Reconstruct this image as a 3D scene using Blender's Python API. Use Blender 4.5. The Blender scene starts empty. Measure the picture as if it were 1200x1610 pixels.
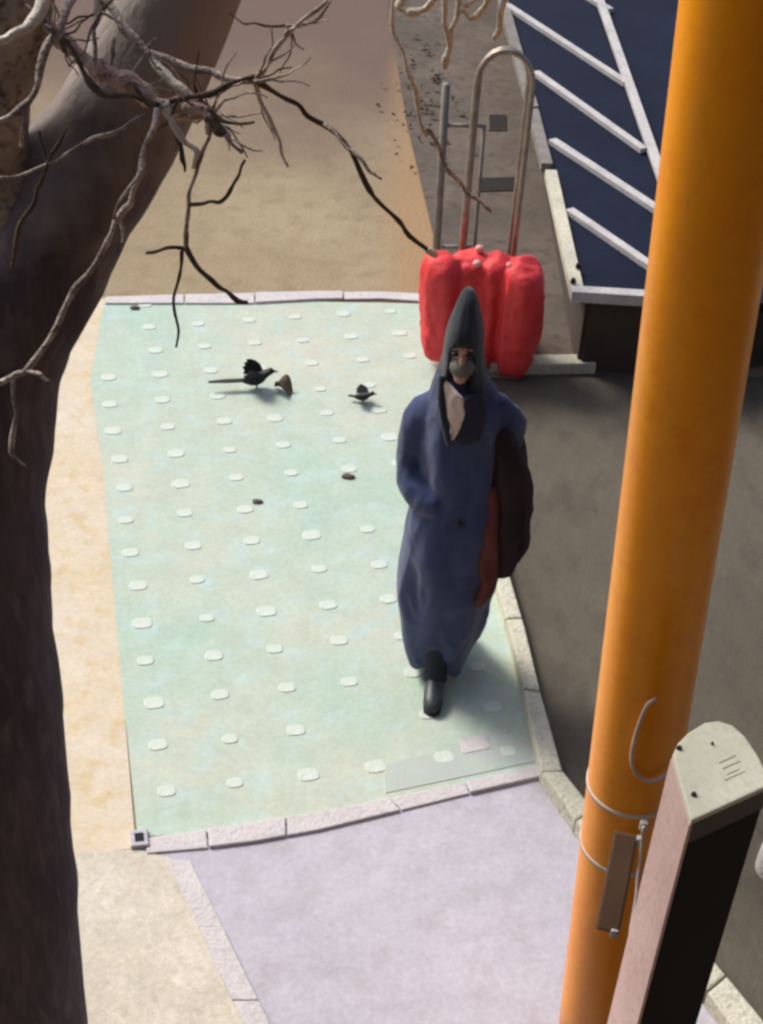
import bpy, bmesh, math, random
from mathutils import Vector, Matrix, Euler, noise
random.seed(7)
R = math.radians
scene = bpy.context.scene
COL = scene.collection

# ------------------------------------------------------------ camera, sky, sun, exposure
F_PX, CX, CY = 2400.0, 600.0, 805.0          # focal length in photograph pixels, image centre
CAM_H, PITCH, ROLL = 3.9, R(38), R(3.5)
cam_d = bpy.data.cameras.new('camera'); cam = bpy.data.objects.new('camera', cam_d); COL.objects.link(cam)
CAM_M = (Matrix.Rotation(math.pi/2 - PITCH, 3, 'X') @ Matrix.Rotation(ROLL, 3, 'Z'))
cam.matrix_world = Matrix.Translation((0, 0, CAM_H)) @ CAM_M.to_4x4()
cam_d.sensor_fit = 'VERTICAL'; cam_d.sensor_height = 24.0
cam_d.lens = 24.0 * F_PX / 1610.0
cam_d.clip_start = 0.05; cam_d.clip_end = 500
scene.camera = cam

SUN_DIR = Vector((-0.77, 0.62, 1.0)).normalized()     # towards the sun: left, a little beyond the scene
w = bpy.data.worlds.new('World'); scene.world = w; w.use_nodes = True
nt = w.node_tree
sky = nt.nodes.new('ShaderNodeTexSky'); sky.sky_type = 'NISHITA'; sky.sun_disc = False
sky.sun_elevation = math.asin(SUN_DIR.z); sky.sun_rotation = math.atan2(SUN_DIR.x, SUN_DIR.y)
sky.air_density = 1.0; sky.dust_density = 4.0; sky.ozone_density = 1.0
nt.links.new(sky.outputs[0], nt.nodes['Background'].inputs[0]); nt.nodes['Background'].inputs[1].default_value = 0.10
sl = bpy.data.lights.new('sun', 'SUN'); sl.energy = 2.2; sl.angle = R(18); sl.color = (1.0, 0.96, 0.90)
so = bpy.data.objects.new('sun', sl); COL.objects.link(so)
so.rotation_euler = SUN_DIR.to_track_quat('Z', 'Y').to_euler()
vs = scene.view_settings; vs.view_transform = 'Standard'; vs.look = 'None'; vs.gamma = 1.0; vs.exposure = 0.62
vs.use_curve_mapping = False
scene.render.engine = 'CYCLES'
scene.cycles.filter_width = 2.8

# ------------------------------------------------------------ measuring helpers: where a sight line meets a plane of the place
CAM_P = Vector((0, 0, CAM_H)); FWD = CAM_M @ Vector((0, 0, -1))
def ray(x, y): return (CAM_M @ Vector(((x - CX)/F_PX, -(y - CY)/F_PX, -1))).normalized()
def G(x, y, z=0.0):
    d = ray(x, y); return CAM_P + d*((z - CAM_H)/d.z)
def W(x, y, Y):
    d = ray(x, y); return CAM_P + d*(Y/d.y)
def px_size(p, n): return n*((p - CAM_P).dot(FWD))/F_PX

# ------------------------------------------------------------ materials
def mat(name, c1, c2=None, scale=4.0, rough=0.8, bump=0.0, bscale=60.0, c3=None, spec=0.3, stretch=(1, 1, 1), detail=6.0, metallic=0.0, coat=0.0, lo=0.35, hi=0.65, sheen=0.0, speck=0.0):
    m = bpy.data.materials.new(name); m.use_nodes = True
    t = m.node_tree; b = t.nodes['Principled BSDF']
    b.inputs['Roughness'].default_value = rough; b.inputs['Metallic'].default_value = metallic
    b.inputs['Specular IOR Level'].default_value = spec
    b.inputs['Coat Weight'].default_value = coat
    b.inputs['Sheen Weight'].default_value = sheen
    tc = t.nodes.new('ShaderNodeTexCoord'); mp = t.nodes.new('ShaderNodeMapping'); mp.inputs['Scale'].default_value = stretch
    t.links.new(tc.outputs['Object'], mp.inputs[0])
    if c2 is None: b.inputs['Base Color'].default_value = (*c1, 1)
    else:
        n = t.nodes.new('ShaderNodeTexNoise'); n.inputs['Scale'].default_value = scale; n.inputs['Detail'].default_value = detail; n.inputs['Roughness'].default_value = 0.62
        t.links.new(mp.outputs[0], n.inputs['Vector'])
        r = t.nodes.new('ShaderNodeValToRGB'); r.color_ramp.elements[0].position = lo; r.color_ramp.elements[1].position = hi
        r.color_ramp.elements[0].color = (*c1, 1); r.color_ramp.elements[1].color = (*c2, 1)
        t.links.new(n.outputs['Fac'], r.inputs[0]); out = r.outputs[0]
        if c3 is not None:
            n2 = t.nodes.new('ShaderNodeTexNoise'); n2.inputs['Scale'].default_value = scale*9; n2.inputs['Detail'].default_value = 8
            t.links.new(mp.outputs[0], n2.inputs['Vector'])
            r2 = t.nodes.new('ShaderNodeValToRGB'); r2.color_ramp.elements[0].position = 0.5; r2.color_ramp.elements[1].position = 0.72
            t.links.new(n2.outputs['Fac'], r2.inputs[0])
            mx = t.nodes.new('ShaderNodeMix'); mx.data_type = 'RGBA'
            t.links.new(r2.outputs[0], mx.inputs[0]); t.links.new(out, mx.inputs[6]); mx.inputs[7].default_value = (*c3, 1); out = mx.outputs[2]
        if speck:
            for sc_, k_ in ((55.0, speck), (7.0, speck*.7)):
                n3 = t.nodes.new('ShaderNodeTexNoise'); n3.inputs['Scale'].default_value = sc_; n3.inputs['Detail'].default_value = 5; n3.inputs['Roughness'].default_value = .75
                t.links.new(mp.outputs[0], n3.inputs['Vector'])
                mr = t.nodes.new('ShaderNodeMapRange'); t.links.new(n3.outputs['Fac'], mr.inputs[0]); mr.inputs[1].default_value = .3; mr.inputs[2].default_value = .7; mr.inputs[3].default_value = 1 - k_; mr.inputs[4].default_value = 1 + k_*.6
                mm = t.nodes.new('ShaderNodeMix'); mm.data_type = 'RGBA'; mm.blend_type = 'MULTIPLY'; mm.inputs[0].default_value = 1.0
                t.links.new(out, mm.inputs[6]); t.links.new(mr.outputs[0], mm.inputs[7]); out = mm.outputs[2]
        t.links.new(out, b.inputs['Base Color'])
    if bump > 0:
        nb = t.nodes.new('ShaderNodeTexNoise'); nb.inputs['Scale'].default_value = bscale; nb.inputs['Detail'].default_value = 8
        t.links.new(mp.outputs[0], nb.inputs['Vector'])
        bp = t.nodes.new('ShaderNodeBump'); bp.inputs['Strength'].default_value = bump; bp.inputs['Distance'].default_value = 0.02
        t.links.new(nb.outputs['Fac'], bp.inputs['Height']); t.links.new(bp.outputs[0], b.inputs['Normal'])
    return m
M = {
 'tan':      mat('tan_earth', (.27,.20,.115), (.36,.285,.17), 0.9, .95, .25, 40, (.22,.16,.10)),
 'rust':     mat('rust_earth', (.27,.165,.085), (.36,.235,.12), 1.4, .95, .25, 40, (.20,.12,.08)),
 'mauve':    mat('mauve_earth', (.13,.085,.07), (.19,.13,.10), 1.2, .95, .3, 40),
 'side':     mat('grey_brown_slab', (.092,.074,.060), (.14,.112,.09), 1.6, .9, .2, 50, (.08,.062,.052), speck=.2),
 'green':    mat('pale_green_paving', (.40,.53,.44), (.52,.54,.45), 1.1, .85, .15, 120, (.45,.57,.54), speck=.12),
 'green2':   mat('grey_green_slab', (.39,.48,.42), (.46,.50,.46), 3, .85, .2, 120, (.45,.44,.46)),
 'stud':     mat('pale_stud', (.52,.60,.53), (.61,.66,.60), 6, .75, .3, 150),
 'beige':    mat('beige_path', (.60,.51,.36), (.63,.56,.47), 1.6, .9, .12, 90, (.57,.45,.26), speck=.12),
 'gravel':   mat('pale_gravel', (.57,.52,.43), (.64,.59,.51), 3, .95, .25, 140, (.55,.51,.40), speck=.2),
 'pebble':   mat('pebble', (.46,.42,.35), (.60,.56,.50), 9, .9),
 'lav':      mat('lilac_concrete', (.45,.43,.50), (.51,.49,.55), 1.0, .85, .12, 110, (.43,.40,.44), speck=.14),
 'edging':   mat('pale_edging', (.52,.49,.50), (.60,.57,.57), 5, .85, .3, 80, (.46,.43,.45)),
 'kerb':     mat('kerb_stone', (.50,.49,.38), (.60,.58,.47), 6, .85, .4, 70, (.38,.37,.30)),
 'road':     mat('road_asphalt', (.092,.078,.058), (.135,.116,.088), 0.8, .85, .25, 160, (.08,.068,.052), speck=.14, stretch=(1, .5, 1)),
 'bark':     mat('dark_bark', (.062,.050,.072), (.105,.086,.108), 3.2, .9, .5, 24, (.13,.11,.125), stretch=(1, 1, .3), speck=.2),
 'barkpale': mat('grey_bark', (.17,.15,.14), (.40,.35,.31), 6, .9, .8, 40, (.06,.05,.05)),
 'limb':     mat('pink_bark', (.36,.25,.22), (.55,.42,.37), 14, .8, .6, 60, (.12,.06,.06)),
 'twig':     mat('pale_twig', (.20,.155,.14), (.52,.44,.39), 16, .8, .5, 120, (.07,.05,.045), lo=.42, hi=.58),
 'twigdark': mat('dark_twig', (.045,.033,.026), (.11,.08,.055), 20, .85, .4, 120),
 'twigcream':mat('cream_twig', (.52,.47,.39), (.66,.61,.52), 25, .8, .4, 120, (.25,.21,.16)),
 'navy':     mat('navy_cloth', (.022,.036,.108), (.036,.056,.150), 5, .9, .35, 220, (.028,.048,.110), sheen=.25),
 'hood':     mat('dark_hood_cloth', (.012,.018,.026), (.022,.031,.040), 8, .9, .3, 200, sheen=.2),
 'collarcloth': mat('dark_navy_cloth', (.022,.026,.045), (.034,.040,.066), 6, .92, .35, 180),
 'cloak':    mat('dark_cloak_cloth', (.018,.012,.014), (.032,.021,.024), 6, .92, .35, 180),
 'lining':   mat('red_brown_cloth', (.085,.026,.024), (.12,.038,.032), 7, .9, .3, 200),
 'white':    mat('white_cloth', (.62,.55,.50), (.72,.66,.60), 12, .9, .2, 200),
 'mask':     mat('grey_mask', (.10,.105,.10), (.14,.145,.135), 12, .85),
 'skin':     mat('skin', (.42,.26,.19), (.48,.31,.23), 14, .55),
 'black':    mat('black_matte', (.010,.010,.012), (.018,.017,.020), 10, .6),
 'shoe':     mat('dark_leather', (.018,.026,.028), (.035,.045,.046), 12, .45, spec=.5),
 'trouser':  mat('dark_trouser', (.018,.024,.036), (.030,.036,.050), 8, .9, .3, 160),
 'red':      mat('red_cloth', (.66,.030,.036), (.76,.055,.058), 4, .6, .25, 40, (.62,.030,.038), spec=.4),
 'redknob':  mat('pale_red_knob', (.70,.30,.27), (.80,.45,.40), 15, .4),
 'steel':    mat('worn_steel', (.26,.21,.175), (.38,.32,.27), 25, .42, .1, 90, metallic=.5),
 'greypipe': mat('grey_painted_pipe', (.16,.145,.13), (.24,.215,.195), 14, .6, .1, 90),
 'rubber':   mat('rubber', (.02,.02,.02), (.035,.033,.032), 12, .9),
 'blue':     mat('blue_panel', (.004,.006,.020), (.006,.012,.032), 3, .65, .06, 30, (.004,.006,.02), spec=.12),
 'whitebar': mat('white_painted_bar', (.42,.40,.40), (.56,.54,.53), 9, .6, .15, 90, (.36,.34,.32)),
 'cream':    mat('cream_painted_bar', (.46,.44,.35), (.60,.57,.46), 9, .65, .2, 90, (.32,.30,.22)),
 'shed':     mat('dark_shed_board', (.060,.047,.038), (.080,.063,.052), 3, .95, .2, 60),
 'orange':   mat('orange_paint', (.92,.31,.004), (.94,.35,.005), 2, .34, .03, 40, (.90,.28,.004), spec=.35, coat=.06, speck=.06),
 'darkbox':  mat('dark_box_plastic', (.085,.045,.025), (.11,.062,.035), 6, .6),
 'cap':      mat('cream_cap', (.58,.57,.44), (.66,.65,.53), 7, .6, .1, 70, (.52,.54,.40)),
 'pink':     mat('pinkish_panel', (.54,.37,.34), (.64,.47,.44), 6, .55, .12, 60, (.48,.32,.29)),
 'gloss':    mat('black_panel', (.004,.005,.013), (.007,.008,.018), 3, .7, spec=.12),
 'collar':   mat('slate_collar', (.045,.042,.060), (.065,.060,.080), 5, .6),
 'wire':     mat('pale_wire', (.50,.42,.36), (.66,.58,.52), 20, .5),
 'plume':    mat('black_plumage', (.010,.011,.012), (.022,.023,.024), 30, .6),
 'leaf':     mat('dead_leaf', (.07,.05,.036), (.15,.11,.075), 18, .8),
 'slot':     mat('drain_black', (.012,.010,.009)),
 'ink':      mat('print_ink', (.08,.08,.06)),
}

def upper_bark(m):
    """the bark is plum-dark below and weathers to grey-brown on the limbs above"""
    t = m.node_tree; b = t.nodes['Principled BSDF']; src = b.inputs['Base Color'].links[0].from_socket
    tc = t.nodes.new('ShaderNodeTexCoord'); sp_ = t.nodes.new('ShaderNodeSeparateXYZ'); t.links.new(tc.outputs['Object'], sp_.inputs[0])
    nz = t.nodes.new('ShaderNodeTexNoise'); nz.inputs['Scale'].default_value = 6; nz.inputs['Detail'].default_value = 5; t.links.new(tc.outputs['Object'], nz.inputs['Vector'])
    ad = t.nodes.new('ShaderNodeMath'); ad.operation = 'ADD'; t.links.new(sp_.outputs['Z'], ad.inputs[0]); t.links.new(nz.outputs['Fac'], ad.inputs[1])
    mr = t.nodes.new('ShaderNodeMapRange'); t.links.new(ad.outputs[0], mr.inputs[0]); mr.inputs[1].default_value = 2.95; mr.inputs[2].default_value = 3.25
    mx = t.nodes.new('ShaderNodeMix'); mx.data_type = 'RGBA'; t.links.new(mr.outputs[0], mx.inputs[0]); t.links.new(src, mx.inputs[6]); mx.inputs[7].default_value = (.25,.215,.20,1)
    t.links.new(mx.outputs[2], b.inputs['Base Color'])
upper_bark(M['bark'])

# ------------------------------------------------------------ object helpers
def link(name, me, m, parent=None, smooth=False):
    o = bpy.data.objects.new(name, me); COL.objects.link(o)
    if m is not None and len(me.materials) == 0: me.materials.append(m)
    if smooth:
        for p in me.polygons: p.use_smooth = True
    if parent is not None: o.parent = parent
    return o
def obj(name, bm, m, parent=None, smooth=False):
    bmesh.ops.recalc_face_normals(bm, faces=bm.faces[:])
    me = bpy.data.meshes.new(name); bm.to_mesh(me); bm.free()
    return link(name, me, m, parent, smooth)
def tag(o, label, cat, group=None):
    o['label'] = label; o['category'] = cat
    if group: o['group'] = group
    return o
def struct(o, kind='structure'): o['kind'] = kind; return o
def empty(name, loc, rz=0.0):
    o = bpy.data.objects.new(name, None); COL.objects.link(o); o.location = loc; o.rotation_euler = (0, 0, rz); o.empty_display_size = .1
    return o
def prism(bm, pts, z0, z1, bevel=0.0):
    """upright prism on a ground outline (pts are x,y)"""
    lo = [bm.verts.new((p[0], p[1], z0)) for p in pts]; hi = [bm.verts.new((p[0], p[1], z1)) for p in pts]
    n = len(pts); fs = [bm.faces.new(hi), bm.faces.new(lo[::-1])]
    for i in range(n): fs.append(bm.faces.new((lo[i], lo[(i+1) % n], hi[(i+1) % n], hi[i])))
    bmesh.ops.recalc_face_normals(bm, faces=fs)
    if bevel > 0: bmesh.ops.bevel(bm, geom=list(fs[0].edges), offset=bevel, segments=2, affect='EDGES', profile=.6)
def box(bm, c, s, rot=None, bevel=0.0):
    r = bmesh.ops.create_cube(bm, size=1.0)
    mt = Matrix.Translation(c) @ (rot.to_4x4() if rot is not None else Matrix()) @ Matrix.Diagonal((*s, 1))
    bmesh.ops.transform(bm, matrix=mt, verts=r['verts'])
    if bevel > 0:
        es = {e for v in r['verts'] for e in v.link_edges}
        bmesh.ops.bevel(bm, geom=list(es), offset=bevel, segments=2, affect='EDGES', profile=.6)
def bar(bm, a, b, wd, ht, up=Vector((0, 0, 1)), bevel=0.003):
    a = Vector(a); b = Vector(b); d = (b - a); L = d.length; d.normalize()
    s = d.cross(up).normalized(); u = s.cross(d)
    box(bm, (a + b)/2, (L, wd, ht), Matrix((d, s, u)).transposed(), bevel)
def smooth_path(pts, rad, sub=5):
    out = []; n = len(pts)
    for i in range(n - 1):
        p0, p1, p2, p3 = pts[max(i-1, 0)], pts[i], pts[i+1], pts[min(i+2, n-1)]
        for k in range(sub):
            t = k/sub
            q = .5*((2*p1) + (p2 - p0)*t + (2*p0 - 5*p1 + 4*p2 - p3)*t*t + (3*p1 - p0 - 3*p2 + p3)*t**3)
            out.append((q, rad[i]*(1-t) + rad[i+1]*t))
    out.append((pts[-1], rad[-1])); return out
def tube(bm, pts, rad, n=8, sub=5, rough=0.0, rscale=8.0, knobs=0.0, closed_ends=True):
    pts = [Vector(p) for p in pts]
    path = smooth_path(pts, rad, sub) if sub > 1 else list(zip(pts, rad))
    rings = []; prev = None
    for i, (p, r) in enumerate(path):
        a = path[max(i-1, 0)][0]; b = path[min(i+1, len(path)-1)][0]
        t = (b - a).normalized()
        if prev is None:
            ref = Vector((0, 0, 1)) if abs(t.z) < .9 else Vector((1, 0, 0)); s = t.cross(ref).normalized()
        else: s = (prev - t*prev.dot(t)).normalized()
        prev = s; u = t.cross(s); ring = []
        for k in range(n):
            an = 2*math.pi*k/n; d = s*math.cos(an) + u*math.sin(an)
            rr = r*(1 + knobs*noise.noise(p*37))
            if rough: rr *= 1 + rough*noise.noise((p + d*r)*rscale) + .5*rough*noise.noise((p + d*r)*rscale*2.7)
            ring.append(bm.verts.new(p + d*rr))
        rings.append(ring)
    for a, b in zip(rings, rings[1:]):
        for k in range(n): bm.faces.new((a[k], a[(k+1) % n], b[(k+1) % n], b[k]))
    if closed_ends: bm.faces.new(rings[0][::-1]); bm.faces.new(rings[-1])
def loft(bm, rings, n=48, fold=None, cap0=True, cap1=True):
    """rings: (cx, cy, z, rx, ry); fold(theta, z, f) gives a radial factor and a height shift"""
    vr = []
    for i, (cx, cy, z, rx, ry) in enumerate(rings):
        ring = []
        for k in range(n):
            a = 2*math.pi*k/n; fr, dz = fold(a, z, i/(len(rings)-1)) if fold else (1, 0)
            ring.append(bm.verts.new((cx + rx*fr*math.cos(a), cy + ry*fr*math.sin(a), z + dz)))
        vr.append(ring)
    for a, b in zip(vr, vr[1:]):
        for k in range(n): bm.faces.new((a[k], a[(k+1) % n], b[(k+1) % n], b[k]))
    if cap0: bm.faces.new(vr[0][::-1])
    if cap1: bm.faces.new(vr[-1])
def resample(keys, n):
    """smooth interpolation of key rings along their index"""
    out = []
    for j in range(n):
        t = j/(n-1)*(len(keys)-1); i = min(int(t), len(keys)-2); u = t - i
        k0, k1, k2, k3 = keys[max(i-1, 0)], keys[i], keys[i+1], keys[min(i+2, len(keys)-1)]
        out.append(tuple(.5*(2*b + (c-a)*u + (2*a-5*b+4*c-d)*u*u + (3*b-a-3*c+d)*u**3) for a, b, c, d in zip(k0, k1, k2, k3)))
    return out
def ball(bm, c, s, rot=None, seg=16):
    r = bmesh.ops.create_uvsphere(bm, u_segments=seg, v_segments=max(8, seg//2), radius=1)
    bmesh.ops.transform(bm, matrix=Matrix.Translation(c) @ (rot.to_4x4() if rot is not None else Matrix()) @ Matrix.Diagonal((*s, 1)), verts=r['verts'])
def sheet(name, px, z, m, parent=None, sub=0):
    bm = bmesh.new(); vs_ = [bm.verts.new(G(x, y).xy.to_3d() + Vector((0, 0, z))) for x, y in px]
    bm.faces.new(vs_); o = obj(name, bm, m, parent)
    if o.data.polygons[0].normal.z < 0: o.data.flip_normals()
    return struct(o)

def soil_material():
    """tan earth that turns mauve-brown far out and rusty along the worn track"""
    m = mat('soil', (.27,.21,.13), (.34,.275,.175), 0.9, .95, .35, 45, (.26,.20,.125), speck=.12); t = m.node_tree; b = t.nodes['Principled BSDF']
    src = b.inputs['Base Color'].links[0].from_socket
    tc = t.nodes.new('ShaderNodeTexCoord'); sep = t.nodes.new('ShaderNodeSeparateXYZ'); t.links.new(tc.outputs['Object'], sep.inputs[0])
    nz = t.nodes.new('ShaderNodeTexNoise'); nz.inputs['Scale'].default_value = .8; nz.inputs['Detail'].default_value = 7; t.links.new(tc.outputs['Object'], nz.inputs['Vector'])
    def math_(op, a, b_=None):
        n = t.nodes.new('ShaderNodeMath'); n.operation = op
        for k, v_ in enumerate((a, b_)):
            if v_ is None: continue
            if isinstance(v_, (int, float)): n.inputs[k].default_value = v_
            else: t.links.new(v_, n.inputs[k])
        return n.outputs[0]
    def ramp(v_, lo, hi):
        n = t.nodes.new('ShaderNodeMapRange'); n.interpolation_type = 'SMOOTHSTEP'; t.links.new(v_, n.inputs[0]); n.inputs[1].default_value = lo; n.inputs[2].default_value = hi; return n.outputs[0]
    def mix(f, a, c):
        n = t.nodes.new('ShaderNodeMix'); n.data_type = 'RGBA'; t.links.new(f, n.inputs[0]); t.links.new(a, n.inputs[6]); n.inputs[7].default_value = (*c, 1); return n.outputs[2]
    wob = math_('MULTIPLY', math_('SUBTRACT', nz.outputs['Fac'], .5), 2.6)
    far = ramp(math_('ADD', sep.outputs['Y'], wob), 7.4, 10.2)
    col = mix(far, src, (.135,.092,.074))
    xx = math_('ADD', math_('SUBTRACT', sep.outputs['X'], .10), math_('MULTIPLY', wob, .10))
    band = math_('MULTIPLY', ramp(xx, -.28, -.02), ramp(math_('MULTIPLY', xx, -1.0), -.75, -.45))
    col = mix(math_('MULTIPLY', band, .75), col, (.33,.205,.105))
    t.links.new(col, b.inputs['Base Color']); return m
# ------------------------------------------------------------ ground and paving
bm = bmesh.new(); s = 150
bm.faces.new([bm.verts.new(v) for v in ((-s, -s, 0), (s, -s, 0), (s, s, 0), (-s, s, 0))])
struct(obj('ground', bm, soil_material()))
sheet('side_pavement', [(600,-60),(617,60),(640,200),(684,385),(690,470),(712,474),(730,600),(960,600),(1400,560),(1300,-60)], .012, M['side'])
sheet('beige_path', [(-420,470),(165,470),(142,600),(160,720),(176,900),(196,1120),(214,1335),(120,1342),(-420,1360)], .004, M['beige'])
GREEN_L = [(165,470),(142,600),(160,720),(176,900),(196,1120),(217,1318)]
KL = [(690,480),(708,600),(730,710),(755,810),(778,905),(800,985),(822,1075),(838,1150),(852,1212),(905,1290),(1000,1420),(1105,1550),(1170,1640),(1250,1740),(1340,1850)]
KR = [(711,478),(730,598),(752,708),(778,808),(800,900),(825,985),(848,1080),(868,1150),(885,1212),(935,1275),(1035,1400),(1135,1525),(1205,1610),(1290,1700),(1385,1805)]
paving = sheet('paving', GREEN_L + [(400,1306),(600,1272),(858,1216)] + [(KL[i][0]+6, KL[i][1]) for i in range(8, -1, -1)], .008, M['green'])
sheet('concrete_apron', [(214,1335),(400,1310),(600,1270),(858,1216),(908,1292),(1003,1422),(1108,1552),(1255,1742),(1345,1850),(500,1900),(300,1450)], .004, M['lav'])
gravel = sheet('gravel_bed', [(-420,1360),(120,1342),(214,1337),(300,1360),(420,1640),(500,1800),(-420,1800)], .007, M['gravel'])
sheet('road', [(x-6, y) for x, y in KR[1:]] + [(2200,1805),(2200,594)], .016, M['road'])

# unseen walls added behind and right of the view to block sky light
bm = bmesh.new(); box(bm, (-2.0, -1.0, 3.5), (11.0, .3, 7.0)); box(bm, (3.65, 1.2, 3.5), (.3, 4.7, 7.0)); struct(obj('sky_blocking_wall', bm, M['shed']))

# raised slab edge beside the cart
a, b, c, d = [G(x, y, .07) for x, y in ((770,574),(938,571),(930,556),(775,558))]
bm = bmesh.new(); prism(bm, [p.xy for p in (a, b, c, d)], 0, .07, .008)
struct(obj('pavement_edge', bm, M['kerb']))

# studs of the paving: a regular lattice of low pads
o0 = G(215, 925); u = (G(595, 888) - o0)/4; v = (G(260, 1170) - G(195, 720))/8
def inside(p, poly):
    r = False; n = len(poly)
    for i in range(n):
        a, b = poly[i], poly[(i+1) % n]
        if (a.y > p.y) != (b.y > p.y) and p.x < (b.x-a.x)*(p.y-a.y)/(b.y-a.y) + a.x: r = not r
    return r
poly = [G(x, y) for x, y in [(178,478),(160,600),(172,720),(190,900),(212,1120),(232,1300),(400,1285),(600,1250),(830,1195),(828,1140),(770,900),(690,560),(672,485)]]
bm = bmesh.new(); prism(bm, [(x*.033, y*.026) for x, y in [(math.copysign(abs(math.cos(q*math.pi/8+.2))**.6, math.cos(q*math.pi/8+.2)), math.copysign(abs(math.sin(q*math.pi/8+.2))**.6, math.sin(q*math.pi/8+.2))) for q in range(16)]], -.003, .0035, .003)
bmesh.ops.recalc_face_normals(bm, faces=bm.faces[:]); stud_me = bpy.data.meshes.new('stud'); bm.to_mesh(stud_me); bm.free(); stud_me.materials.append(M['stud'])
for f_ in stud_me.polygons: f_.use_smooth = False
for j in range(-16, 9):
    for i in range(-3, 9):
        p = o0 + u*i + v*j
        if not inside(p, poly): continue
        if random.random() < .05: continue
        s_ = link('stud', stud_me, None, paving)
        s_.location = (p.x + random.uniform(-.008, .008), p.y + random.uniform(-.008, .008), .0075)
        s_.rotation_euler = (0, 0, math.atan2(u.y, u.x) + random.uniform(-.08, .08)); k = random.uniform(.82, 1.15); s_.scale = (k, k, 1)

def strip_stones(name, left, right, cuts, z, m, gap=.006, bev=.008, part='kerb_stone'):
    """a row of stones between two ground lines; cuts = positions along the polyline index"""
    root = struct(empty(name, (0, 0, 0)))
    def at(line, t):
        i = min(int(t), len(line)-2); k = t - i
        a, b = G(*line[i], z), G(*line[i+1], z); return a.lerp(b, k).xy
    for t0, t1 in zip(cuts, cuts[1:]):
        ts = [t0] + [k for k in range(int(t0)+1, int(math.ceil(t1))) if t0 + .05 < k < t1 - .05] + [t1]
        L = [at(left, t) for t in ts]; Rr = [at(right, t) for t in ts]
        for A in (L, Rr):
            A[0] = A[0] + (A[1]-A[0]).normalized()*gap/2*random.uniform(.8, 1.6); A[-1] = A[-1] + (A[-2]-A[-1]).normalized()*gap/2
        bm = bmesh.new(); prism(bm, L + Rr[::-1], -.05, z + random.uniform(-.004, .004), bev)
        obj(part, bm, m, root)
    return root
strip_stones('kerb', KL, KR, [0, 1.6, 3.2, 4.85, 6.1, 8, 9, 10, 11.1, 12.2, 13.1, 14], .07, M['kerb'])
FT = [(206,1318),(325,1303),(400,1292),(500,1276),(600,1256),(720,1231),(846,1203)]
FB = [(208,1342),(328,1331),(400,1322),(500,1304),(620,1275),(725,1249),(862,1218)]
strip_stones('border_kerb', FT, FB, [.18, 1, 2.5, 4.1, 5.1, 6], .016, M['edging'], .005, .004)
strip_stones('back_border', [(165,466),(290,462),(390,460),(500,458),(600,457),(690,462)], [(165,476),(290,476),(390,476),(500,470),(600,468),(690,474)], [0, 1, 2.1, 3.4, 5], .018, M['edging'], .006, .004)
strip_stones('edging_strip', [(262,1350),(300,1430),(340,1520),(384,1610),(440,1730)], [(298,1350),(338,1430),(380,1520),(425,1610),(480,1730)], [0, 1.3, 2.6, 4], .012, M['edging'], .004, .003)
# paler slab let into the paving by the border
bm = bmesh.new(); prism(bm, [G(x, y).xy for x, y in ((604,1206),(690,1184),(772,1160),(838,1168),(845,1199),(720,1226),(606,1250))], .0, .0105, .001)
obj('inlaid_slab', bm, M['green2'], paving)['label'] = 'greyer slab let into the green paving'
bm = bmesh.new(); prism(bm, [G(x, y).xy for x, y in ((722,1166),(766,1157),(770,1180),(727,1189))], .0, .0125, .001)
obj('inlaid_slab', bm, M['edging'], paving)

# dry litter on the verge beyond the twigs
verts, faces = [], []
for _ in range(80):
    p = G(random.gauss(668, 30), random.gauss(140, 55)); r_ = random.uniform(.012, .035); n0 = len(verts); a0 = random.random()*6.28; t = random.uniform(.1, .5)
    for k, q in ((0, 1), (1.1, .6), (2.2, .5), (3.14, 1), (4.1, .5), (5.2, .6)):
        verts.append((p.x + r_*q*math.cos(a0+k), p.y + r_*q*math.sin(a0+k), .02 + abs(math.sin(k))*r_*t + random.random()*.02))
    faces.append(list(range(n0, n0+6)))
me = bpy.data.meshes.new('leaf_litter'); me.from_pydata(verts, [], faces)
struct(link('leaf_litter', me, M['leaf']), 'stuff')

# small square drain at the end of the border, slot drain and hole beyond the cart
def flat_drain(name, px, label, frame=.012, m=None):
    P = [G(x, y, .02) for x, y in px]; c = sum(P, Vector())/4
    root = empty(name, (c.x, c.y, 0))
    bm = bmesh.new(); prism(bm, [(p - c).xy for p in P], .0, .022, .004); obj('frame', bm, m or M['edging'], root)
    bm = bmesh.new(); prism(bm, [((p - c)*(.5 if name == 'drain_cover' else .9)).xy for p in P], .01, .0245); obj('opening', bm, M['slot'], root)
    return tag(root, label, 'drain')
flat_drain('drain_cover', [(204,1306),(232,1303),(234,1328),(206,1331)], 'small square grey drain at the left end of the pale border stones', m=M['lav'])
flat_drain('slot_drain', [(748,280),(812,278),(813,298),(749,300)], 'narrow dark slot drain in the brown ground seen through the tube arch', m=M['side'])
flat_drain('gully_hole', [(768,180),(796,180),(796,204),(768,204)], 'small dark round-looking hole in the ground seen inside the top of the arch', m=M['side'])

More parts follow.
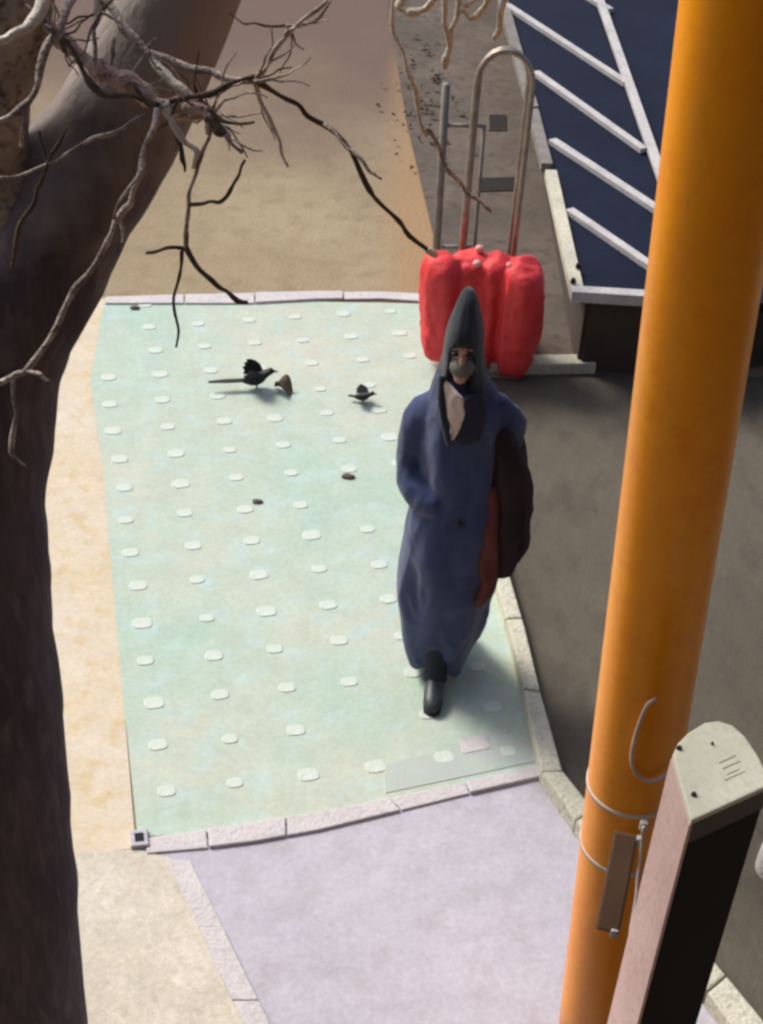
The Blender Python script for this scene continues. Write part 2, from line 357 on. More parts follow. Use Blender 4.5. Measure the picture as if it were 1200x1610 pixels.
# ------------------------------------------------------------ tree at the left
tree = empty('bare_tree', (*W(-50, 1850, 2.2).xy, 0))
tag(tree, 'bare dark leaning tree with pale twigs along the left edge', 'tree')
TO = tree.location
def px_tube(name, nodes, m, n=8, sub=5, rough=.12, rscale=20, knobs=.25, parent=tree, hk=1.0, kink=0.0):
    if kink:
        nn = [nodes[0]]
        for a, b in zip(nodes, nodes[1:]):
            L = math.hypot(b[0]-a[0], b[1]-a[1]); k = random.uniform(.35, .65); d = random.uniform(-kink, kink)*L
            nn += [(a[0]+(b[0]-a[0])*k - (b[1]-a[1])/max(L, 1)*d, a[1]+(b[1]-a[1])*k + (b[0]-a[0])/max(L, 1)*d, a[2]+(b[2]-a[2])*k, (a[3]+b[3])/2*random.uniform(.8, 1.1)), b]
        nodes = nn
    pts, rad = [], []
    for x, y, Y, hw in nodes:
        p = W(x, y, Y); pts.append(p - TO); rad.append(px_size(p, hw*hk))
    bm = bmesh.new(); tube(bm, pts, rad, n, sub, rough, rscale, knobs)
    return obj(name, bm, m, parent, True)
trunk = px_tube('trunk', [(-45,2000,2.12,235),(-55,1800,2.22,205),(-60,1610,2.28,192),(-70,1250,2.38,174),(-84,1000,2.45,165),(-90,850,2.50,162),(-78,720,2.55,156),(-48,570,2.60,146),(18,440,2.64,134),(95,330,2.67,116),(172,220,2.70,103),(230,110,2.73,96),(282,0,2.76,90),(350,-160,2.8,80),(400,-320,2.83,60)], M['bark'], 40, 8, .045, 7, 0)
px_tube('limb', [(20,480,2.62,100),(0,360,2.62,76),(-22,230,2.62,70),(-20,110,2.62,76),(0,0,2.62,82),(30,-140,2.62,74),(40,-300,2.6,50)], M['barkpale'], 28, 8, .10, 8, 0)
px_tube('limb', [(75,40,2.60,10),(110,75,2.55,13),(165,118,2.50,15),(225,148,2.48,16),(268,168,2.46,17),(322,178,2.47,11),(338,190,2.48,6)], M['limb'], 14, 6, .45, 26, .5, kink=.05)
px_tube('limb', [(250,-260,2.80,50),(480,-330,2.9,34),(700,-300,3.0,24),(880,-320,3.05,12)], M['bark'], 16, 6, .1, 9, 0)
T = 'twigcream'; 
TW = [  # (material, nodes: x, y, distance, half width)
 ('twig', [(165,0,2.62,9),(195,45,2.58,8),(232,82,2.55,8),(300,108,2.5,7.5),(350,122,2.48,7),(402,126,2.48,6)]),
 ('twigdark', [(402,126,2.48,6),(470,165,2.5,5),(520,203,2.52,5),(575,288,2.55,5),(628,348,2.58,4.2),(678,396,2.6,4)]),
 ('twigcream', [(672,392,2.595,5),(681,398,2.60,8),(687,402,2.605,3)]),
 ('twigcream', [(402,128,2.48,4),(420,178,2.47,4),(440,222,2.46,3.6),(453,262,2.45,2)]),
 ('twig', [(510,195,2.51,3.5),(545,232,2.47,3.2),(580,268,2.45,3.5),(600,282,2.44,2.5)]),
 ('twig', [(402,126,2.48,4.5),(432,78,2.46,4),(475,32,2.43,4),(530,-20,2.4,4)]),
 ('twig', [(440,70,2.455,3),(452,48,2.44,3),(500,30,2.42,2.5),(520,0,2.40,2.5)]),
 ('twigcream', [(240,88,2.545,7),(262,118,2.5,9),(288,140,2.47,9),(308,160,2.46,7)]),
 ('twigdark', [(268,160,2.44,5),(320,150,2.43,6),(360,132,2.44,5),(400,120,2.47,4)]),
 ('limb', [(290,170,2.45,8),(320,172,2.43,12),(332,188,2.42,10),(328,212,2.41,4)]),
 ('twigcream', [(258,165,2.44,9),(272,195,2.42,7),(292,225,2.41,5),(310,240,2.405,5),(304,265,2.4,3)]),
 ('twig', [(330,200,2.42,4),(320,235,2.41,4),(308,275,2.4,3.5),(297,325,2.4,3.5),(293,392,2.4,4)]),
 ('twigdark', [(293,390,2.4,5),(315,425,2.38,4.6),(345,452,2.37,4.4),(372,472,2.36,4.5),(390,475,2.36,3)]),
 ('twigdark', [(293,392,2.4,4),(262,390,2.4,4),(230,398,2.41,2.5)]),
 ('twigdark', [(286,395,2.4,3.5),(281,440,2.39,3.2),(275,492,2.38,3.0),(277,546,2.37,2)]),
 ('twigdark', [(297,322,2.4,4),(320,320,2.39,3.5),(345,318,2.38,3),(362,300,2.37,3.5),(376,275,2.36,2.5),(385,252,2.36,3)]),
 ('twig', [(335,195,2.42,7),(358,215,2.4,6),(382,240,2.39,4)]),
 ('twigdark', [(325,185,2.42,9),(345,205,2.41,10),(356,212,2.40,4)]),
 ('twigdark', [(320,170,2.43,4),(350,190,2.41,3.5),(400,192,2.4,2)]),
 ('twig', [(250,165,2.43,6),(243,200,2.38,5.5),(222,270,2.33,6),(205,320,2.32,5.5),(182,348,2.31,5.5),(140,430,2.28,5),(90,512,2.25,5.5),(42,582,2.22,6),(15,595,2.21,6),(-30,612,2.2,5)]),
 ('twig', [(40,583,2.22,4),(62,588,2.2,4),(78,600,2.19,4),(83,615,2.19,2)]),
 ('twig', [(20,595,2.21,4.5),(26,650,2.18,4.5),(18,712,2.16,5),(28,722,2.16,4),(42,734,2.15,2)]),
 ('twig', [(190,345,2.31,4),(193,362,2.3,3),(192,382,2.29,2)]),
 ('twig', [(225,265,2.33,3),(200,300,2.3,4),(180,345,2.29,3)]),
 ('twig', [(120,-10,2.5,8),(100,30,2.46,7.5),(74,72,2.42,7),(60,130,2.38,6.5),(40,165,2.36,6),(0,190,2.34,6),(-40,205,2.32,5)]),
 ('twig', [(38,165,2.36,5),(38,200,2.34,5),(34,232,2.33,3)]),
 ('twig', [(260,160,2.44,5),(215,188,2.42,5),(170,212,2.40,4.5),(135,224,2.39,4),(105,242,2.38,3.5),(75,258,2.38,3.5),(40,273,2.37,3.5),(0,279,2.36,3)]),
 ('twigdark', [(105,200,2.40,2.5),(90,230,2.39,3.5),(75,258,2.38,4),(58,300,2.36,4),(32,352,2.34,5),(18,425,2.33,4)]),
 ('twigdark', [(62,205,2.40,2.5),(70,240,2.39,3),(77,260,2.38,3)]),
 ('twigcream', [(-30,75,2.34,8),(10,62,2.36,8),(42,44,2.39,9),(60,22,2.42,10),(68,-20,2.46,10)]),
 ('twig', [(153,-20,2.5,5),(153,30,2.46,5),(150,78,2.43,4),(150,130,2.42,2.5)]),
 ('twig', [(100,45,2.45,4),(90,60,2.43,7),(70,40,2.43,4)]),
 ('twigdark', [(90,55,2.5,7),(130,110,2.47,6),(165,150,2.45,6),(225,158,2.43,4)]),
 ('twigdark', [(215,140,2.46,4),(235,165,2.43,5),(250,165,2.42,4)]),
 ('twig', [(180,60,2.55,3),(178,85,2.53,5),(176,105,2.52,2)]),
 ('twigdark', [(280,215,2.42,4),(287,250,2.41,5),(291,270,2.41,2)]),
 ('twigcream', [(622,-20,2.9,3.5),(618,48,2.9,3.5),(640,110,2.88,4),(656,162,2.87,4.5),(672,215,2.86,3)]),
 ('twigcream', [(650,-40,2.9,6),(628,8,2.88,7),(645,20,2.87,8),(672,12,2.86,7),(695,-10,2.86,6)]),
 ('twigcream', [(702,-40,2.9,6),(700,20,2.88,6),(706,62,2.87,6),(701,92,2.86,7),(699,108,2.86,5)]),
 ('twigcream', [(722,-30,2.9,6),(718,30,2.88,5),(708,75,2.87,5),(702,100,2.86,4)]),
 ('twigcream', [(790,-40,2.9,6),(728,12,2.88,6),(742,28,2.87,7),(756,18,2.87,6),(770,-8,2.87,6)]),
 ('twigcream', [(796,-40,2.9,6),(792,5,2.88,6),(786,38,2.87,6),(776,62,2.86,5)]),
 ('twig', [(672,200,2.865,4),(700,262,2.85,4),(735,305,2.84,4.5),(772,333,2.83,3)]),
]
for mname, nodes in TW: px_tube('twig' if mname != 'limb' else 'branch', nodes, M[mname], 8, 3, .12, 25, .45, hk={'limb': .9, 'twigcream': .95}.get(mname, .9), kink=.10)
# fine side shoots so that the cluster is as tangled as a real crown edge
for k in range(52):
    x, y = random.choice([(255,165),(300,150),(330,185),(400,128),(200,130),(90,60),(450,40),(160,20)]); Y = 2.45 + random.uniform(-.03, .1)
    nodes = [(x, y, Y, 3.2)]; a = random.uniform(0, 6.28); L = random.uniform(16, 40)
    for q in range(3):
        a += random.uniform(-.6, .6); x += L*math.cos(a); y += L*math.sin(a); Y -= random.uniform(-.01, .03); nodes.append((x, y, Y, 2.6 - .7*q))
    px_tube('twig', nodes, M[random.choice(['twig', 'twig', 'twigdark'])], 6, 2, .1, 25, .3, hk=.8, kink=.12)

# ------------------------------------------------------------ low shed with the blue panelled roof, upper right
ZR = .45
shed = empty('low_shed', (*G(1000, 470, ZR).xy, 0))
tag(shed, 'low dark shed with blue panel roof crossed by white metal bars', 'shed'); SO = shed.location
def S(x, y, z=ZR): return G(x, y, z) - SO
bm = bmesh.new(); prism(bm, [S(x, y).xy for x, y in ((915,462),(880,300),(842,190),(800,30),(760,-120),(1500,-120),(1500,490))], ZR-.05, ZR-.004)
obj('roof_panel', bm, M['blue'], shed)
for a, b, wd, m in (((797,12),(985,135),.045,'whitebar'),((842,118),(1012,240),.045,'whitebar'),((868,225),(1046,342),.05,'whitebar'),((895,335),(1048,440),.045,'whitebar'),((745,-110),(960,20),.045,'whitebar'),((930,-30),(972,90),.05,'whitebar'),((972,90),(1062,350),.05,'whitebar'),((1050,330),(1110,500),.05,'whitebar')):
    bm = bmesh.new(); lift = .022 if a[0] < 925 and a[1] > -20 or a[0] == 745 else .030
    bar(bm, S(*a) + Vector((0, 0, .012 if lift < .03 else .022)), S(*b) + Vector((0, 0, .012 if lift < .03 else .022)), wd, .03)
    obj('roof_bar', bm, M[m], shed)
for a, b in (((908,462),(866,272)),((860,262),(838,175)),((838,172),(790,0))):
    bm = bmesh.new(); bar(bm, S(*a) + Vector((0, 0, -.006)), S(*b) + Vector((0, 0, -.006)), .06, .05); fr = obj('edge_frame', bm, M['cream' if a[0] == 908 else 'greypipe'], shed)
    if a[0] == 908:
        for x, y in ((908,428),(900,452)):
            bm = bmesh.new(); bmesh.ops.create_cone(bm, cap_ends=True, segments=12, radius1=.014, radius2=.010, depth=.02); bmesh.ops.translate(bm, verts=bm.verts, vec=S(x, y) + Vector((0, 0, .036)))
            obj('bolt', bm, M['black'], fr)
bm = bmesh.new(); bar(bm, S(898,461) + Vector((0, 0, -.002)), S(1110,474) + Vector((0, 0, -.002)), .06, .055); obj('edge_frame', bm, M['whitebar'], shed)
# boarded walls under the roof
A0, A1, A2 = S(930, 455), S(1120, 460), S(850, 60)
for a, b, nb in ((A0, A1, 1), (A0, A2, 4)):
    for k in range(nb):
        p, q = a.lerp(b, k/nb), a.lerp(b, (k+1)/nb); d = (q-p).normalized(); p = p + d*.004; q = q - d*.004
        bm = bmesh.new(); bar(bm, (p.x, p.y, (ZR-.06)/2), (q.x, q.y, (ZR-.06)/2), .03, ZR-.07)
        obj('wall_panel', bm, M['shed'], shed)
bm = bmesh.new(); prism(bm, [(S(x, y) + Vector((.0, .1, 0))).xy for x, y in ((950,450),(880,90),(1450,90),(1450,470))], 0, ZR-.06); obj('core', bm, M['shed'], shed)

# ------------------------------------------------------------ hand cart with red load
cart_p = G(752, 572)
cart = empty('hand_cart', cart_p); tag(cart, 'upright hand cart with tall double tube arch handle behind the red load', 'hand cart')
def arch(y, hw, top, z0, r, name='frame_tube', cx=0.0):
    pts = [Vector((cx-hw, y, z0)), Vector((cx-hw, y, z0 + (top-hw-z0)*.5)), Vector((cx-hw, y, top-hw*1.25))]
    for k in range(1, 12):
        an = math.pi - k*math.pi/12; pts.append(Vector((cx + hw*math.cos(an), y, top-hw*1.25 + hw*1.25*math.sin(an))))
    pts += [Vector((cx+hw, y, top-hw*1.25)), Vector((cx+hw, y, z0 + (top-hw-z0)*.5)), Vector((cx+hw, y, z0))]
    bm = bmesh.new(); tube(bm, pts, [r]*len(pts), 12, 1); return obj(name, bm, M['steel'], cart, True)
arch(.16, .122, 1.47, .10, .0135); arch(.225, .108, 1.455, .10, .0125)
for z in (.30, .45):
    bm = bmesh.new(); tube(bm, [(-.128, .16, z), (.128, .16, z)], [.009, .009], 10, 1); obj('cross_bar', bm, M['steel'], cart, True)
for sx in (-1, 1):
    bm = bmesh.new(); tube(bm, [(sx*.126, .16, .62), (sx*.122, .225, .62)], [.007]*2, 8, 1); obj('spacer', bm, M['steel'], cart, True)
    bm = bmesh.new(); r_ = bmesh.ops.create_cone(bm, cap_ends=True, segments=28, radius1=.10, radius2=.10, depth=.045)
    bmesh.ops.bevel(bm, geom=bm.edges[:], offset=.012, segments=2, affect='EDGES'); bmesh.ops.rotate(bm, matrix=Matrix.Rotation(math.pi/2, 3, 'Y'), verts=bm.verts)
    bmesh.ops.translate(bm, verts=bm.verts, vec=(sx*.17, .22, .103)); wh = obj('wheel', bm, M['rubber'], cart, True)
    bm = bmesh.new(); ball(bm, (sx*.196, .22, .103), (.012, .04, .04)); obj('hub', bm, M['steel'], wh, True)
bm = bmesh.new(); box(bm, (0, -.0, .025), (.36, .30, .012), None, .004); obj('toe_plate', bm, M['steel'], cart)

load = empty('red_bundle', cart_p + Vector((0, 0, .033))); tag(load, 'bulging bright red cloth bundle standing on the cart behind the hooded person', 'bundle')
def fold_red(ph, amp):
    def f(a, z, t):
        return 1 + amp*math.sin(5*a + ph + 2*z) + .03*noise.noise(Vector((math.cos(a)*2, math.sin(a)*2, z*5 + ph))), .0
    return f
def roll(cx, cy, rx, ry, h, ph, lean=0.0, amp=.05, z0=0.0):
    ks = [(cx, cy, z0, rx*.55, ry*.55), (cx, cy, z0+.02, rx*.86, ry*.86), (cx+lean*.2, cy, z0+h*.25, rx*1.0, ry), (cx+lean*.5, cy, z0+h*.55, rx*1.02, ry), (cx+lean*.8, cy, z0+h*.82, rx*.95, ry*.95), (cx+lean, cy, z0+h*.95, rx*.74, ry*.74), (cx+lean, cy, z0+h, rx*.34, ry*.34)]
    bm = bmesh.new(); loft(bm, resample(ks, 26), 40, fold_red(ph, amp)); return obj('roll', bm, M['red'], load, True)
def take(*objs):
    """merge the meshes of some objects into one bmesh and drop the objects"""
    bm = bmesh.new()
    for o in objs:
        me_ = o.data.copy(); me_.transform(o.matrix_basis); bm.from_mesh(me_); bpy.data.objects.remove(o, do_unlink=True)
    return bm
def fuse(name, bm, m, parent, vox, it, wrinkle=(), seed=0.0):
    """one continuous cloth surface from overlapping volumes, with creases pushed in along the normals"""
    bmesh.ops.recalc_face_normals(bm, faces=bm.faces[:]); me_ = bpy.data.meshes.new('tmp'); bm.to_mesh(me_); bm.free(); t_ = bpy.data.objects.new('tmp', me_); COL.objects.link(t_)
    q = t_.modifiers.new('r', 'REMESH'); q.mode = 'VOXEL'; q.voxel_size = vox
    q = t_.modifiers.new('s', 'SMOOTH'); q.factor = .5; q.iterations = it
    out = bpy.data.meshes.new_from_object(t_.evaluated_get(bpy.context.evaluated_depsgraph_get())); bpy.data.objects.remove(t_, do_unlink=True); out.materials.clear()
    # keep the outer shell only
    nn = [v_.normal.copy() for v_ in out.vertices]
    for v_, n_ in zip(out.vertices, nn):
        d = 0
        for amp, sx, sz, rid in wrinkle:
            q_ = Vector((v_.co.x*sx + seed, v_.co.y*sx, v_.co.z*sz)); k = noise.noise(q_)
            d += amp*((1 - abs(k)*2.4) if rid else k)
        v_.co += n_*d
    out.name = name; return link(name, out, m, parent, True)
rs = [roll(-.195, -.04, .085, .115, .50, .3, -.02, .03, .05), roll(-.08, .02, .12, .11, .53, 1.7, 0), roll(.04, .01, .10, .11, .53, 4.1, 0, .07), roll(.155, -.05, .092, .122, .545, 2.4, .012, .03)]
fuse('sack', take(*rs), M['red'], load, .011, 5, ((.018, 8, 1.6, True), (.005, 18, 12, True)), 2.0)
for x, y, z, s_ in ((-.045,.03,.562,.022),(-.055,-.060,.535,.020),(.092,-.05,.532,.016)):
    bm = bmesh.new(); ball(bm, (x, y, z), (s_, s_, s_*.8)); obj('knob', bm, M['redknob'], load, True)

# grey pipe stand behind the cart
sp = G(700, 470); stand = empty('pipe_stand', sp); tag(stand, 'grey pipe stand with rung and brace left of the tube arch', 'pipe stand')
def sw(x, y): 
    d = ray(x, y); return CAM_P + d*(sp.y/d.y) - sp
a_t, a_b = sw(702, 132), sw(684, 440); b_t, b_b = sw(762, 196), sw(742, 440)
for nm, p, q, r_ in (('post', Vector((a_t.x, 0, a_t.z)), Vector((a_b.x, 0, 0)), .019), ('post', Vector((b_t.x, 0, b_t.z)), Vector((b_b.x, 0, 0)), .009)):
    bm = bmesh.new(); tube(bm, [p, p.lerp(q, .5), q], [r_]*3, 12, 1); obj(nm, bm, M['greypipe'], stand, True)
bm = bmesh.new(); tube(bm, [sw(698,197), sw(762,198)], [.010]*2, 10, 1); obj('rung', bm, M['greypipe'], stand, True)
bm = bmesh.new(); tube(bm, [sw(694,388), sw(742,388)], [.010]*2, 10, 1); obj('rung', bm, M['greypipe'], stand, True)

# ------------------------------------------------------------ the hooded person
per_p = G(708, 1058)
face_cam = math.atan2(per_p.x, per_p.y)
person = empty('person', (per_p.x, per_p.y, 0), -face_cam)
person.scale = (.92, .92, .94)
tag(person, 'person in pointed dark hood and long navy coat walking across pale green paving', 'person')
# body: skinned skeleton, then one remeshed surface
J = [((-.045,0,.90),.115),((-.05,0,1.08),.115),((-.055,.0,1.22),.085),((-.065,.0,1.36),.055),((-.07,-.005,1.48),.055),
     ((-.125,.01,1.235),.042),((-.195,.025,.985),.032),((-.15,-.02,.905),.028),((-.10,-.045,.895),.030),
     ((.02,.01,1.235),.042),((.10,.03,1.02),.040),((.12,.02,.84),.034),((.128,.01,.77),.034),
     ((-.115,-.01,.84),.085),((-.075,-.055,.48),.055),((-.055,-.085,.12),.040),((-.055,-.10,.045),.036),((-.055,-.19,.030),.020),
     ((.03,.01,.84),.085),((.03,.03,.47),.058),((.02,.16,.16),.042),((.02,.18,.08),.036),((.02,.11,.045),.020)]
E_ = [(0,1),(1,2),(2,3),(3,4),(2,5),(5,6),(6,7),(7,8),(2,9),(9,10),(10,11),(11,12),(0,13),(13,14),(14,15),(15,16),(16,17),(0,18),(18,19),(19,20),(20,21),(21,22)]
# fingers: five short chains at the end of each hand
for wrist, d0 in ((8, Vector((.85,.05,-.35))), (12, Vector((.02,-.25,-.95)))):
    base = Vector(J[wrist][0]); d0 = d0.normalized(); sd = Vector((0,.3,.95)).cross(d0).cross(d0).normalized() if wrist == 8 else Vector((0,1,0))
    for k, L in enumerate((.060,.072,.076,.070,.055)):
        off = (k-2)*.018; dr = (d0 + sd*off*(14 if k == 0 else 4)).normalized()
        a_ = base + sd*off + d0*(.0 if k == 0 else .03); b_ = a_ + dr*L*.55; c_ = b_ + (dr + Vector((0,-.25,0))).normalized()*L*.45
        i0 = len(J); J += [(tuple(a_), .011), (tuple(b_), .0095), (tuple(c_), .008)]; E_ += [(wrist, i0), (i0, i0+1), (i0+1, i0+2)]
bm = bmesh.new()
for i_, j_ in E_:       # each bone a tapered volume, rounded at both joints; the remesh below makes them one skin
    (p_, r0), (q_, r1) = J[i_], J[j_]; tube(bm, [Vector(p_), Vector(q_)], [r0, r1], 14, 1)
for p_, r0 in J: ball(bm, p_, (r0, r0, r0), None, 14)
HC = Vector((-.07, -.010, 1.495))
tilt = Matrix.Rotation(R(-6), 3, 'X')
for c, s_ in (((0,.01,.008),(.058,.084,.086)), ((0,-.03,-.045),(.047,.058,.060)), ((0,-.088,-.018),(.012,.018,.024)), ((0,-.083,-.062),(.026,.014,.012)), ((0,-.076,.020),(.038,.016,.012)), ((-.058,.01,-.01),(.009,.018,.028)), ((.058,.01,-.01),(.009,.018,.028)), ((0,-.07,-.09),(.022,.02,.018))):
    ball(bm, HC + tilt @ Vector(c), s_, tilt, 20)
bmesh.ops.recalc_face_normals(bm, faces=bm.faces[:])
me3 = bpy.data.meshes.new('body'); bm.to_mesh(me3); bm.free()
tmp2 = bpy.data.objects.new('tmp2', me3); COL.objects.link(tmp2)
rm = tmp2.modifiers.new('remesh', 'REMESH'); rm.mode = 'VOXEL'; rm.voxel_size = .0075; rm.use_smooth_shade = True
smo = tmp2.modifiers.new('smooth', 'SMOOTH'); smo.factor = .5; smo.iterations = 3
dg = bpy.context.evaluated_depsgraph_get(); body_me = bpy.data.meshes.new_from_object(tmp2.evaluated_get(dg)); body_me.materials.clear()
for t_ in (tmp2,): bpy.data.objects.remove(t_, do_unlink=True)
bm = bmesh.new(); bm.from_mesh(body_me); seen = set(); best = []
for v_ in bm.verts:
    if v_ in seen: continue
    st = [v_]; isl = []; seen.add(v_)
    while st:
        q = st.pop(); isl.append(q)
        for e in q.link_edges:
            o_ = e.other_vert(q)
            if o_ not in seen: seen.add(o_); st.append(o_)
    if len(isl) > len(best): best = isl
keep = set(best); bmesh.ops.delete(bm, geom=[v_ for v_ in bm.verts if v_ not in keep], context='VERTS'); bm.to_mesh(body_me); bm.free()
body = link('body', body_me, M['skin'], person, True)
for sx in (-1, 1):
    bm = bmesh.new(); ball(bm, HC + tilt @ Vector((sx*.025, -.080, .004)), (.013, .010, .008), None, 12); obj('eye', bm, M['black'], person, True)
    bm = bmesh.new(); box(bm, HC + tilt @ Vector((sx*.025, -.091, .021)), (.024, .006, .006), None, .002); obj('eyebrow', bm, M['black'], person)
def fcoat(a, z, t):
    # a = -pi/2 is the front
    front = math.exp(-((((a + math.pi/2 + math.pi) % (2*math.pi)) - math.pi + .05)/.30)**2)
    low = max(0, 1 - t*1.9)
    fr = 1 + .035*math.sin(7*a + 3*z)*(.4 + low) + .05*noise.noise(Vector((math.cos(a)*1.6, math.sin(a)*1.6, z*3.2))) + .03*noise.noise(Vector((math.cos(a)*3, math.sin(a)*3, z*9)))
    fr -= .24*front*low**1.3
    dz = (.075*front + .025*math.sin(3*a + .5))*max(0, 1 - t*5)
    return fr, dz
ck = [(-.048,.02,.070,.112,.128),(-.050,.02,.12,.130,.148),(-.052,.015,.26,.156,.172),(-.050,.01,.44,.176,.180),(-.044,.005,.63,.178,.170),(-.038,.0,.80,.168,.155),(-.036,0,.97,.150,.138),(-.040,0,1.10,.150,.130),(-.046,0,1.21,.140,.118),(-.052,.0,1.285,.116,.103),(-.060,.0,1.345,.086,.086),(-.066,.0,1.39,.066,.072)]
bm = bmesh.new(); loft(bm, resample(ck, 80), 88, fcoat, True, True)
tube(bm, [(-.115,.0,1.27),(-.172,.02,1.18),(-.203,.035,1.08),(-.208,.03,.985),(-.175,-.04,.915),(-.125,-.085,.90),(-.09,-.09,.90)], [.056,.070,.070,.070,.066,.060,.05], 24, 6, .10, 9, 0)
tube(bm, [(.045,.0,1.275),(.09,.02,1.18),(.108,.03,1.05),(.112,-.0,.92),(.112,-.045,.80)], [.05,.06,.06,.057,.055], 24, 6, .14, 9, 0)
coat = fuse('coat', bm, M['navy'], person, .0085, 5, ((.014, 7, 1.5, True), (.009, 9, 5, False), (.004, 17, 9, True)), 1.0)
for z in (.86,):
    bm = bmesh.new(); yy = -.158 if z < .9 else -.142; ball(bm, (-.022, yy - .004, z), (.014, .008, .014), None, 12); obj('button', bm, M['black'], person, True)
# dark cloak thrown over the far-side shoulder with a red-brown turned edge
def fcl(a, z, t): return 1 + .05*math.sin(6*a + 4*z) + .10*noise.noise(Vector((math.cos(a)*1.5 + 5, math.sin(a)*1.5, z*4))), .03*math.sin(2*a)*max(0, 1 - t*4)
kk = [(.125,.02,.60,.040,.085),(.132,.02,.64,.072,.125),(.136,.02,.76,.084,.135),(.128,.02,.92,.082,.125),(.112,.015,1.04,.070,.112),(.088,.012,1.13,.058,.096),(.066,.010,1.19,.040,.070)]
bm = bmesh.new(); loft(bm, resample(kk, 50), 56, fcl); fuse('cloak', bm, M['cloak'], person, .008, 3, ((.020, 8, 2.4, True), (.006, 20, 8, True)), 6.0)['label'] = 'dark drape hanging down one side of the coat'
bm = bmesh.new(); tube(bm, [(.080,-.095,.99),(.086,-.108,.88),(.092,-.118,.76),(.094,-.118,.64),(.090,-.122,.54),(.084,-.128,.47)], [.010,.024,.030,.032,.028,.012], 14, 6, .25, 12, 0); fuse('cloak_edge', bm, M['lining'], person, .006, 3, ((.012, 14, 6, True),), 3.0)
# hood: pointed, open at the front
def hood_mesh(th):
    bm = bmesh.new(); n = 56
    ks = [(-.058,.012,1.235,.128,.122),(-.060,.012,1.30,.108,.112),(-.064,.012,1.37,.086,.104),(-.068,.006,1.44,.072,.102),(-.070,.002,1.51,.066,.102),(-.071,.004,1.575,.056,.092),(-.071,.012,1.625,.042,.068),(-.071,.020,1.665,.028,.044),(-.071,.026,1.688,.012,.018)]
    rings = []
    for (cx, cy, z, rx, ry) in resample(ks, 44):
        ring = []
        for k in range(n):
            a = 2*math.pi*k/n; fr = 1 + .09*noise.noise(Vector((math.cos(a)*2, math.sin(a)*2, z*7))) + .045*(.5 - abs(noise.noise(Vector((math.cos(a)*4, math.sin(a)*4, z*9))))) + .02*math.sin(9*a + z*8)*(1 if z < 1.45 else .4)
            ring.append(bm.verts.new((cx + (rx*fr - th)*math.cos(a), cy + (ry*fr - th)*math.sin(a), z)))
        rings.append(ring)
    for i, (A, B_) in enumerate(zip(rings, rings[1:])):
        for k in range(n):
            q = (A[k], A[(k+1) % n], B_[(k+1) % n], B_[k]); c = sum((v_.co for v_ in q), Vector())/4
            if c.y < -.02:
                hw = .043 if c.z > 1.40 else .043 - (1.40 - c.z)*.2
                if 1.275 < c.z < 1.545 and abs(c.x + .072) < max(.016, hw)*min(1, ((1.55 - c.z)/.05))**.5: continue
            bm.faces.new(q)
    bm.faces.new(rings[-1]); return bm
h_o = obj('hood', hood_mesh(0), M['hood'], person, True)
sd_ = h_o.modifiers.new('thickness', 'SOLIDIFY'); sd_.thickness = .007; sd_.offset = -1
# face mask and the white scarf showing in the hood's opening
bm = bmesh.new(); ball(bm, HC + tilt @ Vector((.003, -.050, -.046)), (.044, .058, .042), tilt, 24); obj('face_mask', bm, M['mask'], person, True)
bm = bmesh.new()
def vee(pts, th):
    f_ = [bm.verts.new(p) for p in pts]; b_ = [bm.verts.new((p[0], p[1] + th, p[2])) for p in pts]; n = len(pts)
    bm.faces.new(f_); bm.faces.new(b_[::-1])
    for i in range(n): bm.faces.new((f_[i], b_[i], b_[(i+1) % n], f_[(i+1) % n]))
vee([(-.125,-.105,1.405),(-.112,-.125,1.36),(-.095,-.142,1.29),(-.078,-.150,1.20),(-.058,-.146,1.25),(-.045,-.138,1.31),(-.050,-.128,1.36),(-.080,-.128,1.375)], .02)
bmesh.ops.bevel(bm, geom=bm.edges[:], offset=.004, segments=2, affect='EDGES')
fuse('scarf', bm, M['white'], person, .004, 6, ((.006, 22, 14, True),), 4.0)
bm = bmesh.new(); vee([(-.046,-.132,1.37),(-.060,-.140,1.26),(-.066,-.144,1.195),(-.020,-.140,1.175),(.018,-.125,1.20),(.028,-.108,1.30),(.010,-.100,1.36)], .022)
bmesh.ops.bevel(bm, geom=bm.edges[:], offset=.005, segments=2, affect='EDGES'); fuse('collar_flap', bm, M['collarcloth'], person, .005, 8, ((.006, 16, 9, True),), 8.0)
bm = bmesh.new(); tube(bm, [(-.132,-.09,1.42),(-.126,-.118,1.34),(-.108,-.140,1.27),(-.085,-.155,1.19)], [.012,.014,.014,.010], 10, 5); obj('hood_edge', bm, M['hood'], person, True)
